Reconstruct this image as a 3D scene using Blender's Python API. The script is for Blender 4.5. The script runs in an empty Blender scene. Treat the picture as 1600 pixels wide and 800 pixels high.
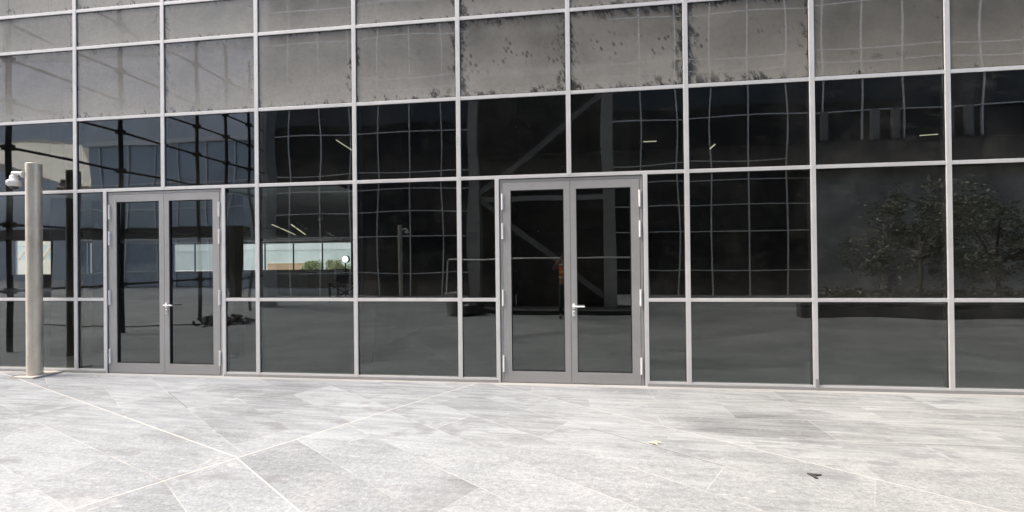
import bpy, bmesh, math, random
from mathutils import Vector, Matrix, Euler
from mathutils import noise as mnoise

random.seed(7)
C = bpy.context.scene.collection
S = bpy.context.scene
R = math.radians

# ------------------------------------------------------------------ camera, sky, sun, exposure
cam = bpy.data.cameras.new('camera')
cam.sensor_fit = 'HORIZONTAL'; cam.sensor_width = 36.0; cam.lens = 36.0 * 680 / 1600
cam.clip_start = 0.02; cam.clip_end = 2000
cam_o = bpy.data.objects.new('camera', cam); C.objects.link(cam_o)
yaw, pitch, roll = R(6.858), R(0.2785), R(-0.608)
_f = Vector((-math.sin(yaw), math.cos(yaw), 0)); _r = Vector((math.cos(yaw), math.sin(yaw), 0)); _u = Vector((0, 0, 1))
_f2 = _f * math.cos(pitch) + _u * math.sin(pitch); _u2 = _u * math.cos(pitch) - _f * math.sin(pitch)
_r3 = _r * math.cos(roll) + _u2 * math.sin(roll); _u3 = _u2 * math.cos(roll) - _r * math.sin(roll)
cam_o.matrix_world = Matrix(((_r3.x, _u3.x, -_f2.x, 0.0), (_r3.y, _u3.y, -_f2.y, -5.5587), (_r3.z, _u3.z, -_f2.z, 1.6), (0, 0, 0, 1)))
S.camera = cam_o

SUN_EL, SUN_AZ = R(58), R(-99)         # azimuth from +Y towards +X
w = bpy.data.worlds.new('World'); S.world = w; w.use_nodes = True
nt = w.node_tree; nt.nodes.clear()
sky = nt.nodes.new('ShaderNodeTexSky'); sky.sky_type = 'NISHITA'; sky.sun_disc = False
sky.sun_elevation = SUN_EL; sky.sun_rotation = SUN_AZ
sky.air_density = 1.0; sky.dust_density = 6.0; sky.ozone_density = 0.6
bg = nt.nodes.new('ShaderNodeBackground'); bg.inputs['Strength'].default_value = 0.15
wo = nt.nodes.new('ShaderNodeOutputWorld')
nt.links.new(sky.outputs[0], bg.inputs[0]); nt.links.new(bg.outputs[0], wo.inputs[0])
sl = bpy.data.lights.new('sun', 'SUN'); sl.energy = 1.0; sl.angle = R(28); sl.color = (1.0, 0.965, 0.925)
so = bpy.data.objects.new('sun', sl); C.objects.link(so)
_ts = Vector((math.sin(SUN_AZ) * math.cos(SUN_EL), math.cos(SUN_AZ) * math.cos(SUN_EL), math.sin(SUN_EL)))
so.rotation_euler = _ts.to_track_quat('Z', 'Y').to_euler(); so.location = (0, 0, 40)
S.view_settings.view_transform = 'Standard'; S.view_settings.look = 'None'
S.view_settings.gamma = 1.0; S.view_settings.use_curve_mapping = False
S.view_settings.exposure = 1.5
S.cycles.use_denoising = True
S.cycles.max_bounces = 10; S.cycles.transparent_max_bounces = 16; S.cycles.sample_clamp_indirect = 6.0
S.cycles.caustics_reflective = False; S.cycles.caustics_refractive = False

# ------------------------------------------------------------------ node helpers
class V:
    """a scalar or vector socket that can be used in arithmetic"""
    def __init__(s, g, sock): s.g, s.s = g, sock
    def _m(s, op, *a, clamp=False):
        n = s.g.t.nodes.new('ShaderNodeMath'); n.operation = op; n.use_clamp = clamp
        for i, x in enumerate((s,) + a): s.g.put(n.inputs[i], x)
        return V(s.g, n.outputs[0])
    def __add__(s, o): return s._m('ADD', o)
    __radd__ = __add__
    def __sub__(s, o): return s._m('SUBTRACT', o)
    def __rsub__(s, o): return s.g.val(o)._m('SUBTRACT', s)
    def __mul__(s, o): return s._m('MULTIPLY', o)
    __rmul__ = __mul__
    def __truediv__(s, o): return s._m('DIVIDE', o)
    def abs(s): return s._m('ABSOLUTE')
    def floor(s): return s._m('FLOOR')
    def fract(s): return s._m('FRACT')
    def min(s, o): return s._m('MINIMUM', o)
    def max(s, o): return s._m('MAXIMUM', o)
    def gt(s, o): return s._m('GREATER_THAN', o)
    def lt(s, o): return s._m('LESS_THAN', o)
    def pow(s, o): return s._m('POWER', o)
    def clamp(s): return s._m('ADD', 0.0, clamp=True)
    def step(s, a, b):
        """smooth ramp from 0 at a to 1 at b (b may be below a)"""
        n = s.g.t.nodes.new('ShaderNodeMapRange'); n.interpolation_type = 'SMOOTHSTEP'
        if a < b: lo, hi, t0, t1 = a, b, 0.0, 1.0
        else: lo, hi, t0, t1 = b, a, 1.0, 0.0
        s.g.put(n.inputs[0], s); n.inputs[1].default_value = lo; n.inputs[2].default_value = hi
        n.inputs[3].default_value = t0; n.inputs[4].default_value = t1
        return V(s.g, n.outputs[0])

class Graph:
    def __init__(s, name):
        s.m = bpy.data.materials.new(name); s.m.use_nodes = True; s.t = s.m.node_tree; s.t.nodes.clear()
        s.out = s.t.nodes.new('ShaderNodeOutputMaterial')
    def put(s, inp, x):
        if isinstance(x, V): s.t.links.new(x.s, inp)
        elif isinstance(x, (int, float)): inp.default_value = x if inp.type != 'RGBA' else (x, x, x, 1)
        else: inp.default_value = tuple(x) + ((1.0,) if inp.type == 'RGBA' and len(x) == 3 else ())
    def val(s, x):
        n = s.t.nodes.new('ShaderNodeValue'); n.outputs[0].default_value = x; return V(s, n.outputs[0])
    def node(s, kind, **inp):
        n = s.t.nodes.new(kind)
        for k, x in inp.items(): s.put(n.inputs[k.replace('_', ' ')], x)
        return n
    def pos(s):
        n = s.t.nodes.new('ShaderNodeNewGeometry'); x = s.t.nodes.new('ShaderNodeSeparateXYZ')
        s.t.links.new(n.outputs['Position'], x.inputs[0]); return [V(s, o) for o in x.outputs]
    def coord(s, which='Generated'):
        n = s.t.nodes.new('ShaderNodeTexCoord'); x = s.t.nodes.new('ShaderNodeSeparateXYZ')
        s.t.links.new(n.outputs[which], x.inputs[0]); return [V(s, o) for o in x.outputs]
    def rand(s):
        n = s.t.nodes.new('ShaderNodeObjectInfo'); return V(s, n.outputs['Random'])
    def vec(s, x, y, z=0.0):
        n = s.t.nodes.new('ShaderNodeCombineXYZ')
        for i, a in enumerate((x, y, z)): s.put(n.inputs[i], a)
        return V(s, n.outputs[0])
    def noise(s, v, scale, detail=3.0, rough=0.55, out='Fac'):
        n = s.t.nodes.new('ShaderNodeTexNoise'); s.put(n.inputs['Vector'], v)
        n.inputs['Scale'].default_value = scale; n.inputs['Detail'].default_value = detail; n.inputs['Roughness'].default_value = rough
        return V(s, n.outputs[out])
    def voro(s, v, scale):
        n = s.t.nodes.new('ShaderNodeTexVoronoi'); s.put(n.inputs['Vector'], v); n.inputs['Scale'].default_value = scale
        return V(s, n.outputs['Distance'])
    def white(s, v):
        n = s.t.nodes.new('ShaderNodeTexWhiteNoise'); n.noise_dimensions = '2D'; s.put(n.inputs['Vector'], v); return V(s, n.outputs['Value'])
    def mix(s, f, a, b):
        n = s.t.nodes.new('ShaderNodeMix'); n.data_type = 'RGBA'; n.clamp_factor = True
        s.put(n.inputs[0], f); s.put(n.inputs[6], a); s.put(n.inputs[7], b); return V(s, n.outputs[2])
    def mixs(s, f, a, b):
        n = s.t.nodes.new('ShaderNodeMixShader'); s.put(n.inputs[0], f); s.t.links.new(a.s, n.inputs[1]); s.t.links.new(b.s, n.inputs[2]); return V(s, n.outputs[0])
    def bsdf(s, kind, **inp): return V(s, s.node(kind, **inp).outputs[0])
    def bump(s, h, dist, strength=1.0):
        n = s.t.nodes.new('ShaderNodeBump'); s.put(n.inputs['Height'], h); n.inputs['Distance'].default_value = dist; n.inputs['Strength'].default_value = strength
        return V(s, n.outputs[0])
    def schlick(s, r0, normal=None):
        g = s.t.nodes.new('ShaderNodeNewGeometry'); d = s.t.nodes.new('ShaderNodeVectorMath'); d.operation = 'DOT_PRODUCT'
        s.t.links.new(g.outputs['Normal'], d.inputs[0]); s.t.links.new(g.outputs['Incoming'], d.inputs[1])
        c = V(s, d.outputs['Value']).abs()
        return (1.0 - c).pow(5.0) * (1.0 - r0) + r0
    def done(s, sh):
        s.t.links.new(sh.s, s.out.inputs[0]); return s.m

MATS = {}
def paint(name, col, rough=0.5, metal=0.0, var=0.12, scale=3.0, spec=0.5, bump=0.0, stretch=(1, 1, 1)):
    """a surface of one colour with uneven tone (wear, dust) from noise"""
    g = Graph(name); x, y, z = g.coord('Object')
    n = g.noise(g.vec(x * stretch[0], y * stretch[1], z * stretch[2]), scale, 5.0, 0.6)
    a = tuple(c * (1 - var) for c in col); b = tuple(min(1, c * (1 + var)) for c in col)
    k = g.mix(n.step(0.3, 0.7), a, b)
    p = g.node('ShaderNodeBsdfPrincipled', Base_Color=k, Metallic=metal)
    g.put(p.inputs['Roughness'], (n * 0.2 + (rough - 0.1)).clamp()); p.inputs['Specular IOR Level'].default_value = spec
    if bump: g.t.links.new(g.bump(n, bump).s, p.inputs['Normal'])
    MATS[name] = g.done(V(g, p.outputs[0])); return MATS[name]

def emit(name, col, strength):
    g = Graph(name); MATS[name] = g.done(g.bsdf('ShaderNodeEmission', Color=col, Strength=strength)); return MATS[name]

# ------------------------------------------------------------------ mesh helpers
def box(bm, x0, x1, y0, y1, z0, z1):
    v = [bm.verts.new(p) for p in ((x0, y0, z0), (x1, y0, z0), (x1, y1, z0), (x0, y1, z0), (x0, y0, z1), (x1, y0, z1), (x1, y1, z1), (x0, y1, z1))]
    for f in ((0, 3, 2, 1), (4, 5, 6, 7), (0, 1, 5, 4), (1, 2, 6, 5), (2, 3, 7, 6), (3, 0, 4, 7)): bm.faces.new([v[i] for i in f])
    return v
def bar(bm, a, b, w, h=None, up=(0, 0, 1)):
    """rectangular bar between two points"""
    a, b = Vector(a), Vector(b); d = (b - a).normalized(); up = Vector(up)
    if abs(d.dot(up)) > 0.95: up = Vector((1, 0, 0))
    s = d.cross(up).normalized(); t = s.cross(d); h = h or w; vs = []
    for p in (a, b):
        for i, j in ((-1, -1), (1, -1), (1, 1), (-1, 1)): vs.append(bm.verts.new(p + s * (w / 2 * i) + t * (h / 2 * j)))
    for f in ((0, 1, 2, 3), (7, 6, 5, 4), (0, 4, 5, 1), (1, 5, 6, 2), (2, 6, 7, 3), (3, 7, 4, 0)): bm.faces.new([vs[i] for i in f])
def tube(bm, pts, radii, n=12, cap=True):
    pts = [Vector(p) for p in pts]
    if not hasattr(radii, '__len__'): radii = [radii] * len(pts)
    rings = []; side = None
    for i, p in enumerate(pts):
        d = (pts[min(i + 1, len(pts) - 1)] - pts[max(i - 1, 0)]).normalized()
        if side is None:
            side = d.cross(Vector((0, 0, 1)) if abs(d.z) < 0.9 else Vector((1, 0, 0))).normalized()
        side = (side - d * side.dot(d)).normalized(); t = d.cross(side)
        rings.append([bm.verts.new(p + (side * math.cos(2 * math.pi * k / n) + t * math.sin(2 * math.pi * k / n)) * radii[i]) for k in range(n)])
    for a, b in zip(rings, rings[1:]):
        for k in range(n):
            f = bm.faces.new((a[k], a[(k + 1) % n], b[(k + 1) % n], b[k])); f.smooth = True
    if cap:
        for c_ in (bm.faces.new(rings[0][::-1]), bm.faces.new(rings[-1])):
            for e_ in c_.edges: e_.smooth = False
def lathe(bm, prof, c=(0, 0, 0), n=28):
    rings = [[bm.verts.new((c[0] + r * math.cos(2 * math.pi * k / n), c[1] + r * math.sin(2 * math.pi * k / n), c[2] + z)) for k in range(n)] for r, z in prof]
    for a, b in zip(rings, rings[1:]):
        for k in range(n):
            f = bm.faces.new((a[k], a[(k + 1) % n], b[(k + 1) % n], b[k])); f.smooth = True
    for c_ in (bm.faces.new(rings[0][::-1]), bm.faces.new(rings[-1])):
        for e_ in c_.edges: e_.smooth = False
def obj(name, bm, m, parent=None, bevel=0.0, smooth=False):
    me = bpy.data.meshes.new(name)
    bmesh.ops.recalc_face_normals(bm, faces=bm.faces[:])
    if smooth:
        for f in bm.faces: f.smooth = True
    bm.to_mesh(me); bm.free()
    if m: me.materials.append(m)
    o = bpy.data.objects.new(name, me); C.objects.link(o)
    if parent:
        o.parent = parent; o.matrix_parent_inverse = Matrix.Translation(-Vector(parent.location))
    if bevel:
        b = o.modifiers.new('bevel', 'BEVEL'); b.width = bevel; b.segments = 2; b.limit_method = 'ANGLE'
    return o
def one(name, m, parent, *b, bevel=0.0):
    bm = bmesh.new(); box(bm, *b); return obj(name, bm, m, parent, bevel)
def thing(name, label, cat, loc=(0, 0, 0), group=None):
    o = bpy.data.objects.new(name, None); C.objects.link(o); o.location = loc; o.empty_display_size = 0.2
    return tag(o, label, cat, group)
def tag(o, label, cat, group=None, kind=None):
    o['label'] = label; o['category'] = cat
    if group: o['group'] = group
    if kind: o['kind'] = kind
    return o

# ------------------------------------------------------------------ materials
def glass_mat(name, r0, tint, dust):
    g = Graph(name)
    x, y, z = g.pos(); ux, uy, uz = g.coord('Generated')
    tr = g.bsdf('ShaderNodeBsdfTransparent', Color=tint)
    gl = g.bsdf('ShaderNodeBsdfGlossy', Color=(0.93, 0.99, 0.985), Roughness=0.0)
    sh = g.mixs(g.schlick(r0), tr, gl)
    n = g.noise(g.vec(x, z * 0.6, g.rand() * 9.0), 2.2, 6.0, 0.62)
    e = ux.min(1.0 - ux) * 1.0
    low = uz.step(0.35, 0.0)
    sm = g.noise(g.vec(x * 1.4 + z * 0.4, z * 3.0, g.rand() * 5.0), 2.6, 6.0, 0.7)
    d = (n.step(0.4, 0.75) * 0.9 + sm.step(0.5, 0.72) * 0.9 + low * 0.9 + e.step(0.06, 0.0) * 0.5 + 0.15) * dust
    df = g.bsdf('ShaderNodeBsdfDiffuse', Color=(0.42, 0.405, 0.36))
    d = d * (1.0 + x.step(1.8, 3.6) * 1.6)  # extra dust at right also paints a haze over the mirrored trees
    return g.done(g.mixs(d.clamp(), sh, df))
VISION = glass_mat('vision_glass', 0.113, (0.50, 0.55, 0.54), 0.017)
DOORGLASS = glass_mat('door_glass', 0.115, (0.34, 0.37, 0.37), 0.010)

def spandrel_mat():
    g = Graph('dusty_spandrel_glass')
    x, y, z = g.pos(); u, uy, v = g.coord('Generated'); rnd = g.rand()
    edge = u.min(1.0 - u).min((v * 0.75).min((1.0 - v) * 0.75))
    P = g.vec(x, z, rnd * 13.0)
    rub = g.noise(g.vec(x * 1.5 + z * 0.5, z * 0.8, rnd * 13.0), 7.5, 8.0, 0.74)      # wiped patches along the pane edges
    wob = g.noise(P, 3.0, 2.0)
    near = (edge + (wob - 0.5) * 0.22).step(0.15, 0.0)
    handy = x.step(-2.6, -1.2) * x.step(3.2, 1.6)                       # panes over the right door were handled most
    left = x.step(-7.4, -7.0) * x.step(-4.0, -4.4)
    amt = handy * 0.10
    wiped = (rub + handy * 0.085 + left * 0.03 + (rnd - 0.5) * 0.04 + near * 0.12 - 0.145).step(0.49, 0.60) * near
    # finger marks: groups of small dabs
    cl = g.noise(P, 2.6, 1.0)
    dab = g.voro(g.vec(x * 1.25 + z * 0.35, z * 0.75, rnd * 13.0), 13.0).step(0.40, 0.16)
    band = (v - 0.52 + (wob - 0.5) * 0.3).abs().step(0.22, 0.08)
    fingers = dab * (cl + handy * 0.1).step(0.60, 0.68) * band * handy.max(0.25)
    drip = g.noise(g.vec(x * 16.0, z * 0.25, rnd * 7.0), 1.6, 3.0, 0.6).step(0.60, 0.74) * x.step(-6.4, -7.4) * 0.55
    swipe = g.noise(g.vec(x * 1.6 + z * 1.2, z * 3.4, rnd * 5.0), 1.4, 5.0, 0.7).step(0.60, 0.72) * (0.16 + x.step(1.5, 4.0) * 0.26)
    clouds = g.noise(P, 1.3, 5.0, 0.6)
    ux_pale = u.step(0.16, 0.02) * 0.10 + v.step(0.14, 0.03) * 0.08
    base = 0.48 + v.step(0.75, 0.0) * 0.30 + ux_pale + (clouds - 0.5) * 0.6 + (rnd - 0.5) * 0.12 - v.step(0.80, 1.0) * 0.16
    base = base * (1.0 - x.step(-3.0, 5.5) * 0.34) * (1.0 + x.step(-3.0, -6.5) * 0.10 + z.step(4.6, 5.3) * x.step(-3.0, -5.5) * 0.2)  # dust bias across the wall also paints in brighter reflections at the left
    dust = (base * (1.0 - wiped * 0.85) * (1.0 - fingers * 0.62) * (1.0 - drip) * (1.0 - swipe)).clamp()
    back = g.bsdf('ShaderNodeBsdfDiffuse', Color=(0.018, 0.018, 0.018))
    gl = g.bsdf('ShaderNodeBsdfGlossy', Color=(0.97, 0.98, 1.0), Roughness=0.0)
    sh = g.mixs(g.schlick(0.19), back, gl)
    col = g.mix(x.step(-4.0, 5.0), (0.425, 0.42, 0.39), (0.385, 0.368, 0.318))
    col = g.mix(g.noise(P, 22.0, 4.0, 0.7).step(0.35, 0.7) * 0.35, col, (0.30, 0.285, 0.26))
    df = g.bsdf('ShaderNodeBsdfDiffuse', Color=col)
    return g.done(g.mixs(dust, sh, df))
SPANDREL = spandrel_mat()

def alu_mat(name, col, rough):
    g = Graph(name); x, y, z = g.pos()
    n = g.noise(g.vec(x, y, z), 2.5, 6.0, 0.65); f = g.noise(g.vec(x * 6, y * 6, z * 6), 9.0, 4.0, 0.7)
    foot_dark = z.step(0.5, 0.02) * n.step(0.35, 0.65) * 0.55  # patchy darker tone towards the foot
    k = g.mix(n.step(0.3, 0.7), tuple(c * 0.93 for c in col), tuple(c * 1.05 for c in col))
    k = g.mix((f.step(0.55, 0.75) * 0.25 + foot_dark).clamp(), k, tuple(c * 0.82 for c in col))
    p = g.node('ShaderNodeBsdfPrincipled', Base_Color=k, Metallic=0.15, Roughness=n * 0.15 + rough)
    return g.done(V(g, p.outputs[0]))
ALU = alu_mat('grey_aluminium_paint', (0.70, 0.70, 0.69), 0.38)
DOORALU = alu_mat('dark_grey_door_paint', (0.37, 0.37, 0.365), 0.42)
RUBBER = paint('black_gasket', (0.012, 0.012, 0.013), 0.6)
SATIN = paint('satin_steel', (0.82, 0.82, 0.81), 0.5, 0.0, 0.03)
WHITEPL = paint('white_plastic', (0.84, 0.83, 0.79), 0.4, 0, 0.05)
SMOKED = paint('smoked_dome', (0.03, 0.03, 0.03), 0.12, 0, 0.05)
CLAD = paint('grey_cladding', (0.22, 0.22, 0.22), 0.45, 0, 0.08)
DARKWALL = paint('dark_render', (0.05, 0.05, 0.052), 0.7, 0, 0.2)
INTWALL = paint('interior_wall_paint', (0.62, 0.63, 0.61), 0.8, 0, 0.08)
INTFLOOR = paint('screed', (0.14, 0.14, 0.14), 0.55, 0, 0.25, 1.2)
INTCEIL = paint('ceiling_board', (0.78, 0.78, 0.76), 0.85, 0, 0.05)
BLACKST = paint('black_steel', (0.018, 0.018, 0.02), 0.45, 0.2, 0.1)
GREYST = paint('grey_steel', (0.42, 0.42, 0.42), 0.5, 0.2, 0.12)
CREAM = paint('cream_panel', (0.82, 0.77, 0.66), 0.6, 0, 0.05, 0.6)
BROWN = paint('brown_board', (0.06, 0.042, 0.032), 0.75, 0, 0.25)
DARKBR = paint('dark_brown_panel', (0.045, 0.042, 0.038), 0.6, 0, 0.2)
STONE = paint('pale_stone', (0.56, 0.53, 0.48), 0.7, 0, 0.1, 9.0)
CONC = paint('concrete', (0.32, 0.31, 0.30), 0.85, 0, 0.18, 2.0)
WHITEAL = paint('white_aluminium', (0.86, 0.86, 0.86), 0.4, 0.1, 0.05)

def dark_facade_glass():
    g = Graph('dark_facade_glass')
    x, y, z = g.pos()
    n = g.noise(g.vec(x, y, z), 0.7, 3.0)
    gl = g.bsdf('ShaderNodeBsdfGlossy', Color=(0.80, 0.78, 0.74), Roughness=0.02)
    df = g.bsdf('ShaderNodeBsdfDiffuse', Color=g.mix(n, (0.012, 0.013, 0.016), (0.03, 0.031, 0.033)))
    return g.done(g.mixs(g.schlick(0.06), df, gl))
DARKGLASS = dark_facade_glass()
def blue_glass():
    g = Graph('blue_facade_glass'); x, y, z = g.pos(); n = g.noise(g.vec(x, y, z), 0.25, 4.0)
    gl = g.bsdf('ShaderNodeBsdfGlossy', Color=(0.85, 0.92, 1.0), Roughness=0.03)
    df = g.bsdf('ShaderNodeBsdfDiffuse', Color=g.mix(n, (0.36, 0.43, 0.54), (0.50, 0.57, 0.66)))
    return g.done(g.mixs(g.schlick(0.12), df, gl))
BLUEGLASS = blue_glass()

def floor_mat():
    g = Graph('stone_paving'); x, y, z = g.pos()
    n = x * 0.559 + y * 0.829; s = x * 0.829 - y * 0.559               # diagonal tile axes
    na = x * 0.3665 + y * 0.9304; sa = x * 0.9304 - y * 0.3665         # axes of the splayed strip
    inA = (na + 3.115).lt(0.0) * (s + 0.915).lt(0.0)
    inR = (n + 0.577).gt(0.0) * s.gt(-0.72)
    inB = (s + 0.915).lt(0.0) * (1.0 - inA)
    warp = (g.noise(g.vec(x, y), 30.0, 3.0) - 0.5) * 0.006
    def tiles(row, along, r0, rh, s0, ln, shift):
        rr = (row - r0 + warp) / rh; ri = rr.floor(); rf = rr.fract()
        tt = (along - s0 + warp + ri * shift) / ln; ti = tt.floor(); tf = tt.fract()
        drow = rf.min(1.0 - rf) * rh; dt = tf.min(1.0 - tf) * ln
        return drow, dt, g.vec(ri, ti), ri
    M = tiles(n, s, -0.577, 0.4705, 1.078, 1.41, 0.535)
    Rr = tiles(y, x, -0.098, 0.4665, 0.34, 1.41, 0.66)
    A = tiles(na, sa, -3.115, 0.4705, -1.0, 1.41, 0.62)
    B = tiles(n, s, -0.577 - 0.4705 * 6 + 0.06, 0.4705, 0.2, 1.41, 0.535)
    def pick(a, b, f): return a * (1.0 - f) + b * f
    def sel(i): return pick(pick(pick(M[i], B[i], inB), A[i], inA), Rr[i], inR)
    drow, dt = sel(0), sel(1)
    wM = g.white(M[2]); wR = g.white(Rr[2]); wA = g.white(A[2]); wB = g.white(B[2])
    tone = pick(pick(pick(wM, wB, inB), wA, inA), wR, inR)
    big = g.noise(g.vec(x, y), 0.45, 4.0, 0.6); med = g.noise(g.vec(x, y, 3.0), 2.2, 6.0, 0.62)
    fine = g.noise(g.vec(x, y * 1.25, 8.0), 24.0, 9.0, 0.78)
    speck = g.noise(g.vec(x, y, 5.0), 75.0, 3.0, 0.6)
    vein = g.noise(g.vec(x * 0.8 + tone * 7.0, y * 9.0 + x * 0.7, tone * 11.0), 1.6, 6.0, 0.66)   # grain of the stone
    vein2 = g.noise(g.vec(x * 1.2, y * 26.0, tone * 5.0), 1.2, 5.0, 0.6)
    j1 = g.noise(g.vec(x, y, 20.0), 1.1, 3.0, 0.6)                      # how well each joint still holds its grout
    far = y.step(-2.2, -1.5)
    L = 0.324 + (tone - 0.5) * 0.095 + (big - 0.5) * 0.18 + (med - 0.5) * 0.11 + (fine - 0.5) * 0.40 * (1.25 - far * 0.8) + (speck - 0.5) * 0.30 * (1.0 - far)
    L = L + (vein - 0.5) * 0.42 * (far * 0.55 + 0.45) + (vein2 - 0.5) * 0.22 * far
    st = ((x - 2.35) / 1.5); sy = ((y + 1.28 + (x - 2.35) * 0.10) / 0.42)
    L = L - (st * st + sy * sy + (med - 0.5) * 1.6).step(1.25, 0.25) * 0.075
    dusty = (med * 0.5 + fine * 0.5).step(0.50, 0.64) * (0.5 + big) * (1.0 - far * 0.55)
    chalk = (g.noise(g.vec(x * 0.8, y * 1.8, 14.0), 7.0, 8.0, 0.75)).step(0.585, 0.64) * (0.45 + j1)
    dots = speck.step(0.70, 0.76)
    warm = g.mix(x.step(-3.0, 3.5), (0.932, 0.998, 1.045), (0.955, 1.0, 0.972))
    lv = g.vec(L, L, L)
    col = g.node('ShaderNodeMix'); col.data_type = 'RGBA'; col.blend_type = 'MULTIPLY'; col.inputs[0].default_value = 1.0
    g.put(col.inputs[6], lv); g.put(col.inputs[7], warm); col = V(g, col.outputs[2])
    col = g.mix(dusty * 0.36, col, (0.385, 0.38, 0.37))
    col = g.mix(chalk * 0.5 + dots * 0.22, col, (0.50, 0.495, 0.48))
    dark = g.noise(g.vec(x * 1.2 + tone, y * 2.4, 31.0), 1.5, 6.0, 0.7).step(0.52, 0.66) * 0.60
    col = g.mix(dark, col, (0.18, 0.183, 0.19))
    # joints
    grout = (0.52, 0.505, 0.48)
    jm = drow.step(0.0055, 0.002) * j1.step(0.38, 0.60) * 0.6
    jt = dt.step(0.005, 0.0018) * j1.step(0.38, 0.60) * 0.5
    col = g.mix(jm.max(jt), col, grout)
    thin = drow.min(dt).step(0.0022, 0.0008) * j1.step(0.5, 0.38) * 0.45
    col = g.mix(thin, col, (0.2, 0.2, 0.2))
    def line(d, width, cond, k):
        return d.abs().step(width, width * 0.55) * cond * k
    inside = 1.0 - inA
    lineA = line(na + 3.115 + warp, 0.010, s.lt(-0.915), 0.75)
    lineB = line(s + 0.915 + warp, 0.0105, y.gt(-12.0), 0.7)
    lineN = line(n + 3.40 + warp, 0.007, s.gt(-0.915), 0.75)
    lineL = line(n + 0.577 + warp, 0.007, s.gt(-0.72), 0.65)
    lineR = line(y + 0.5645 + warp, 0.006, inR, 0.4)
    col = g.mix((lineA.max(lineB).max(lineN).max(lineL).max(lineR)) * (0.65 + j1 * 0.6), col, (0.56, 0.54, 0.505))
    ck = line(n + 1.052, 0.0045, s.gt(0.99) * s.lt(2.15), 0.85).max(line(n + 3.335, 0.006, s.gt(-3.57) * s.lt(-2.7), 0.6))
    col = g.mix(ck, col, (0.05, 0.05, 0.05))
    spill = y.step(-0.16, -0.03) * (0.35 + 0.5 * j1)
    col = g.mix(spill, col, (0.50, 0.48, 0.445))
    p = g.node('ShaderNodeBsdfPrincipled', Base_Color=col, Roughness=med * 0.25 + 0.5)
    p.inputs['Specular IOR Level'].default_value = 0.35
    h = fine * 0.5 + speck * 0.3 - jm.max(jt).max(ck)
    g.t.links.new(g.bump(h, 0.002, 0.6).s, p.inputs['Normal'])
    return g.done(V(g, p.outputs[0]))
PAVING = floor_mat()

# ------------------------------------------------------------------ ground
bm = bmesh.new()
vs = [bm.verts.new(p) for p in ((-400, -400, 0), (400, -400, 0), (400, 400, 0), (-400, 400, 0))]; bm.faces.new(vs)
gr = obj('plaza_paving', bm, PAVING); tag(gr, 'pale grey stone paving with white joints in front of the glass facade', 'paving', kind='structure')

# ------------------------------------------------------------------ the glass building
bld = thing('office_building', 'glass office building with grey aluminium grid, dusty upper panes and two double doors', 'building', (0, 0, 0))
X0, W = -8.5138, 1.43205
DX = {1: 0, 2: -.004, 3: .011, 4: .003, 5: -.001, 6: -.008, 7: -.010, 8: -.003, 9: .012}
def MX(k): return X0 + W * k + DX.get(k, 0)
K0, K1 = -3, 12
H = [0.0, 1.065, 2.643, 3.689, 4.735, 5.279, 6.325, 7.371]
DOORS = [(1, 2, 3), (5, 6, 7)]                  # mullion left of the door, mullion over it, mullion right of it
SUB = {0: (-6.592, -4.717), 1: (-0.855, 1.003)} # sub-mullions beside each door
HW = 0.029                                     # half width of a mullion cap
def mull(x, z0, z1, hw=HW):
    bm = bmesh.new(); box(bm, x - hw, x + hw, -0.018, 0.05, z0, z1); o = obj('mullion', bm, ALU, bld, 0.003)
    bm = bmesh.new(); box(bm, x - hw - 0.007, x + hw + 0.007, -0.006, 0.049, z0 + 0.001, z1 - 0.001); obj('gasket', bm, RUBBER, o)
    return o
for k in range(K0, K1 + 1):
    if k in (2, 6): mull(MX(k), H[2], H[7])
    else: mull(MX(k), 0, H[7])
for i in (0, 1):
    for sx in SUB[i]: mull(sx, 0, H[2] - 0.022, 0.0265)
def segs(row):
    """spans of a transom: the two lowest stop at the doors"""
    if row <= 1:
        a = [(MX(K0), SUB[0][0]), (SUB[0][1], SUB[1][0]), (SUB[1][1], MX(K1))]
    else: a = [(MX(K0), MX(K1))]
    return a
for row in range(1, 8):
    for a, b in segs(row):
        bm = bmesh.new(); box(bm, a, b, -0.015, 0.046, H[row] - 0.0225, H[row] + 0.0225); o = obj('transom', bm, ALU, bld, 0.003)
        bm = bmesh.new(); box(bm, a, b, -0.0045, 0.045, H[row] - 0.030, H[row] + 0.030); obj('gasket', bm, RUBBER, o)
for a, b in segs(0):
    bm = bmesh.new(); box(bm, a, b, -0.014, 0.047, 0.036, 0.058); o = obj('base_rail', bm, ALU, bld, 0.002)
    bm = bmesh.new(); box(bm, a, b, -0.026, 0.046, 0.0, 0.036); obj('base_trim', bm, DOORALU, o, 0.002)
one('mullion_plug', alu_mat('plug_grey_paint', (0.36, 0.36, 0.37), 0.4), bld, MX(8) - 0.008, MX(8) + 0.028, -0.0295, -0.0185, 0.0, 0.135, bevel=0.002)

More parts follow.
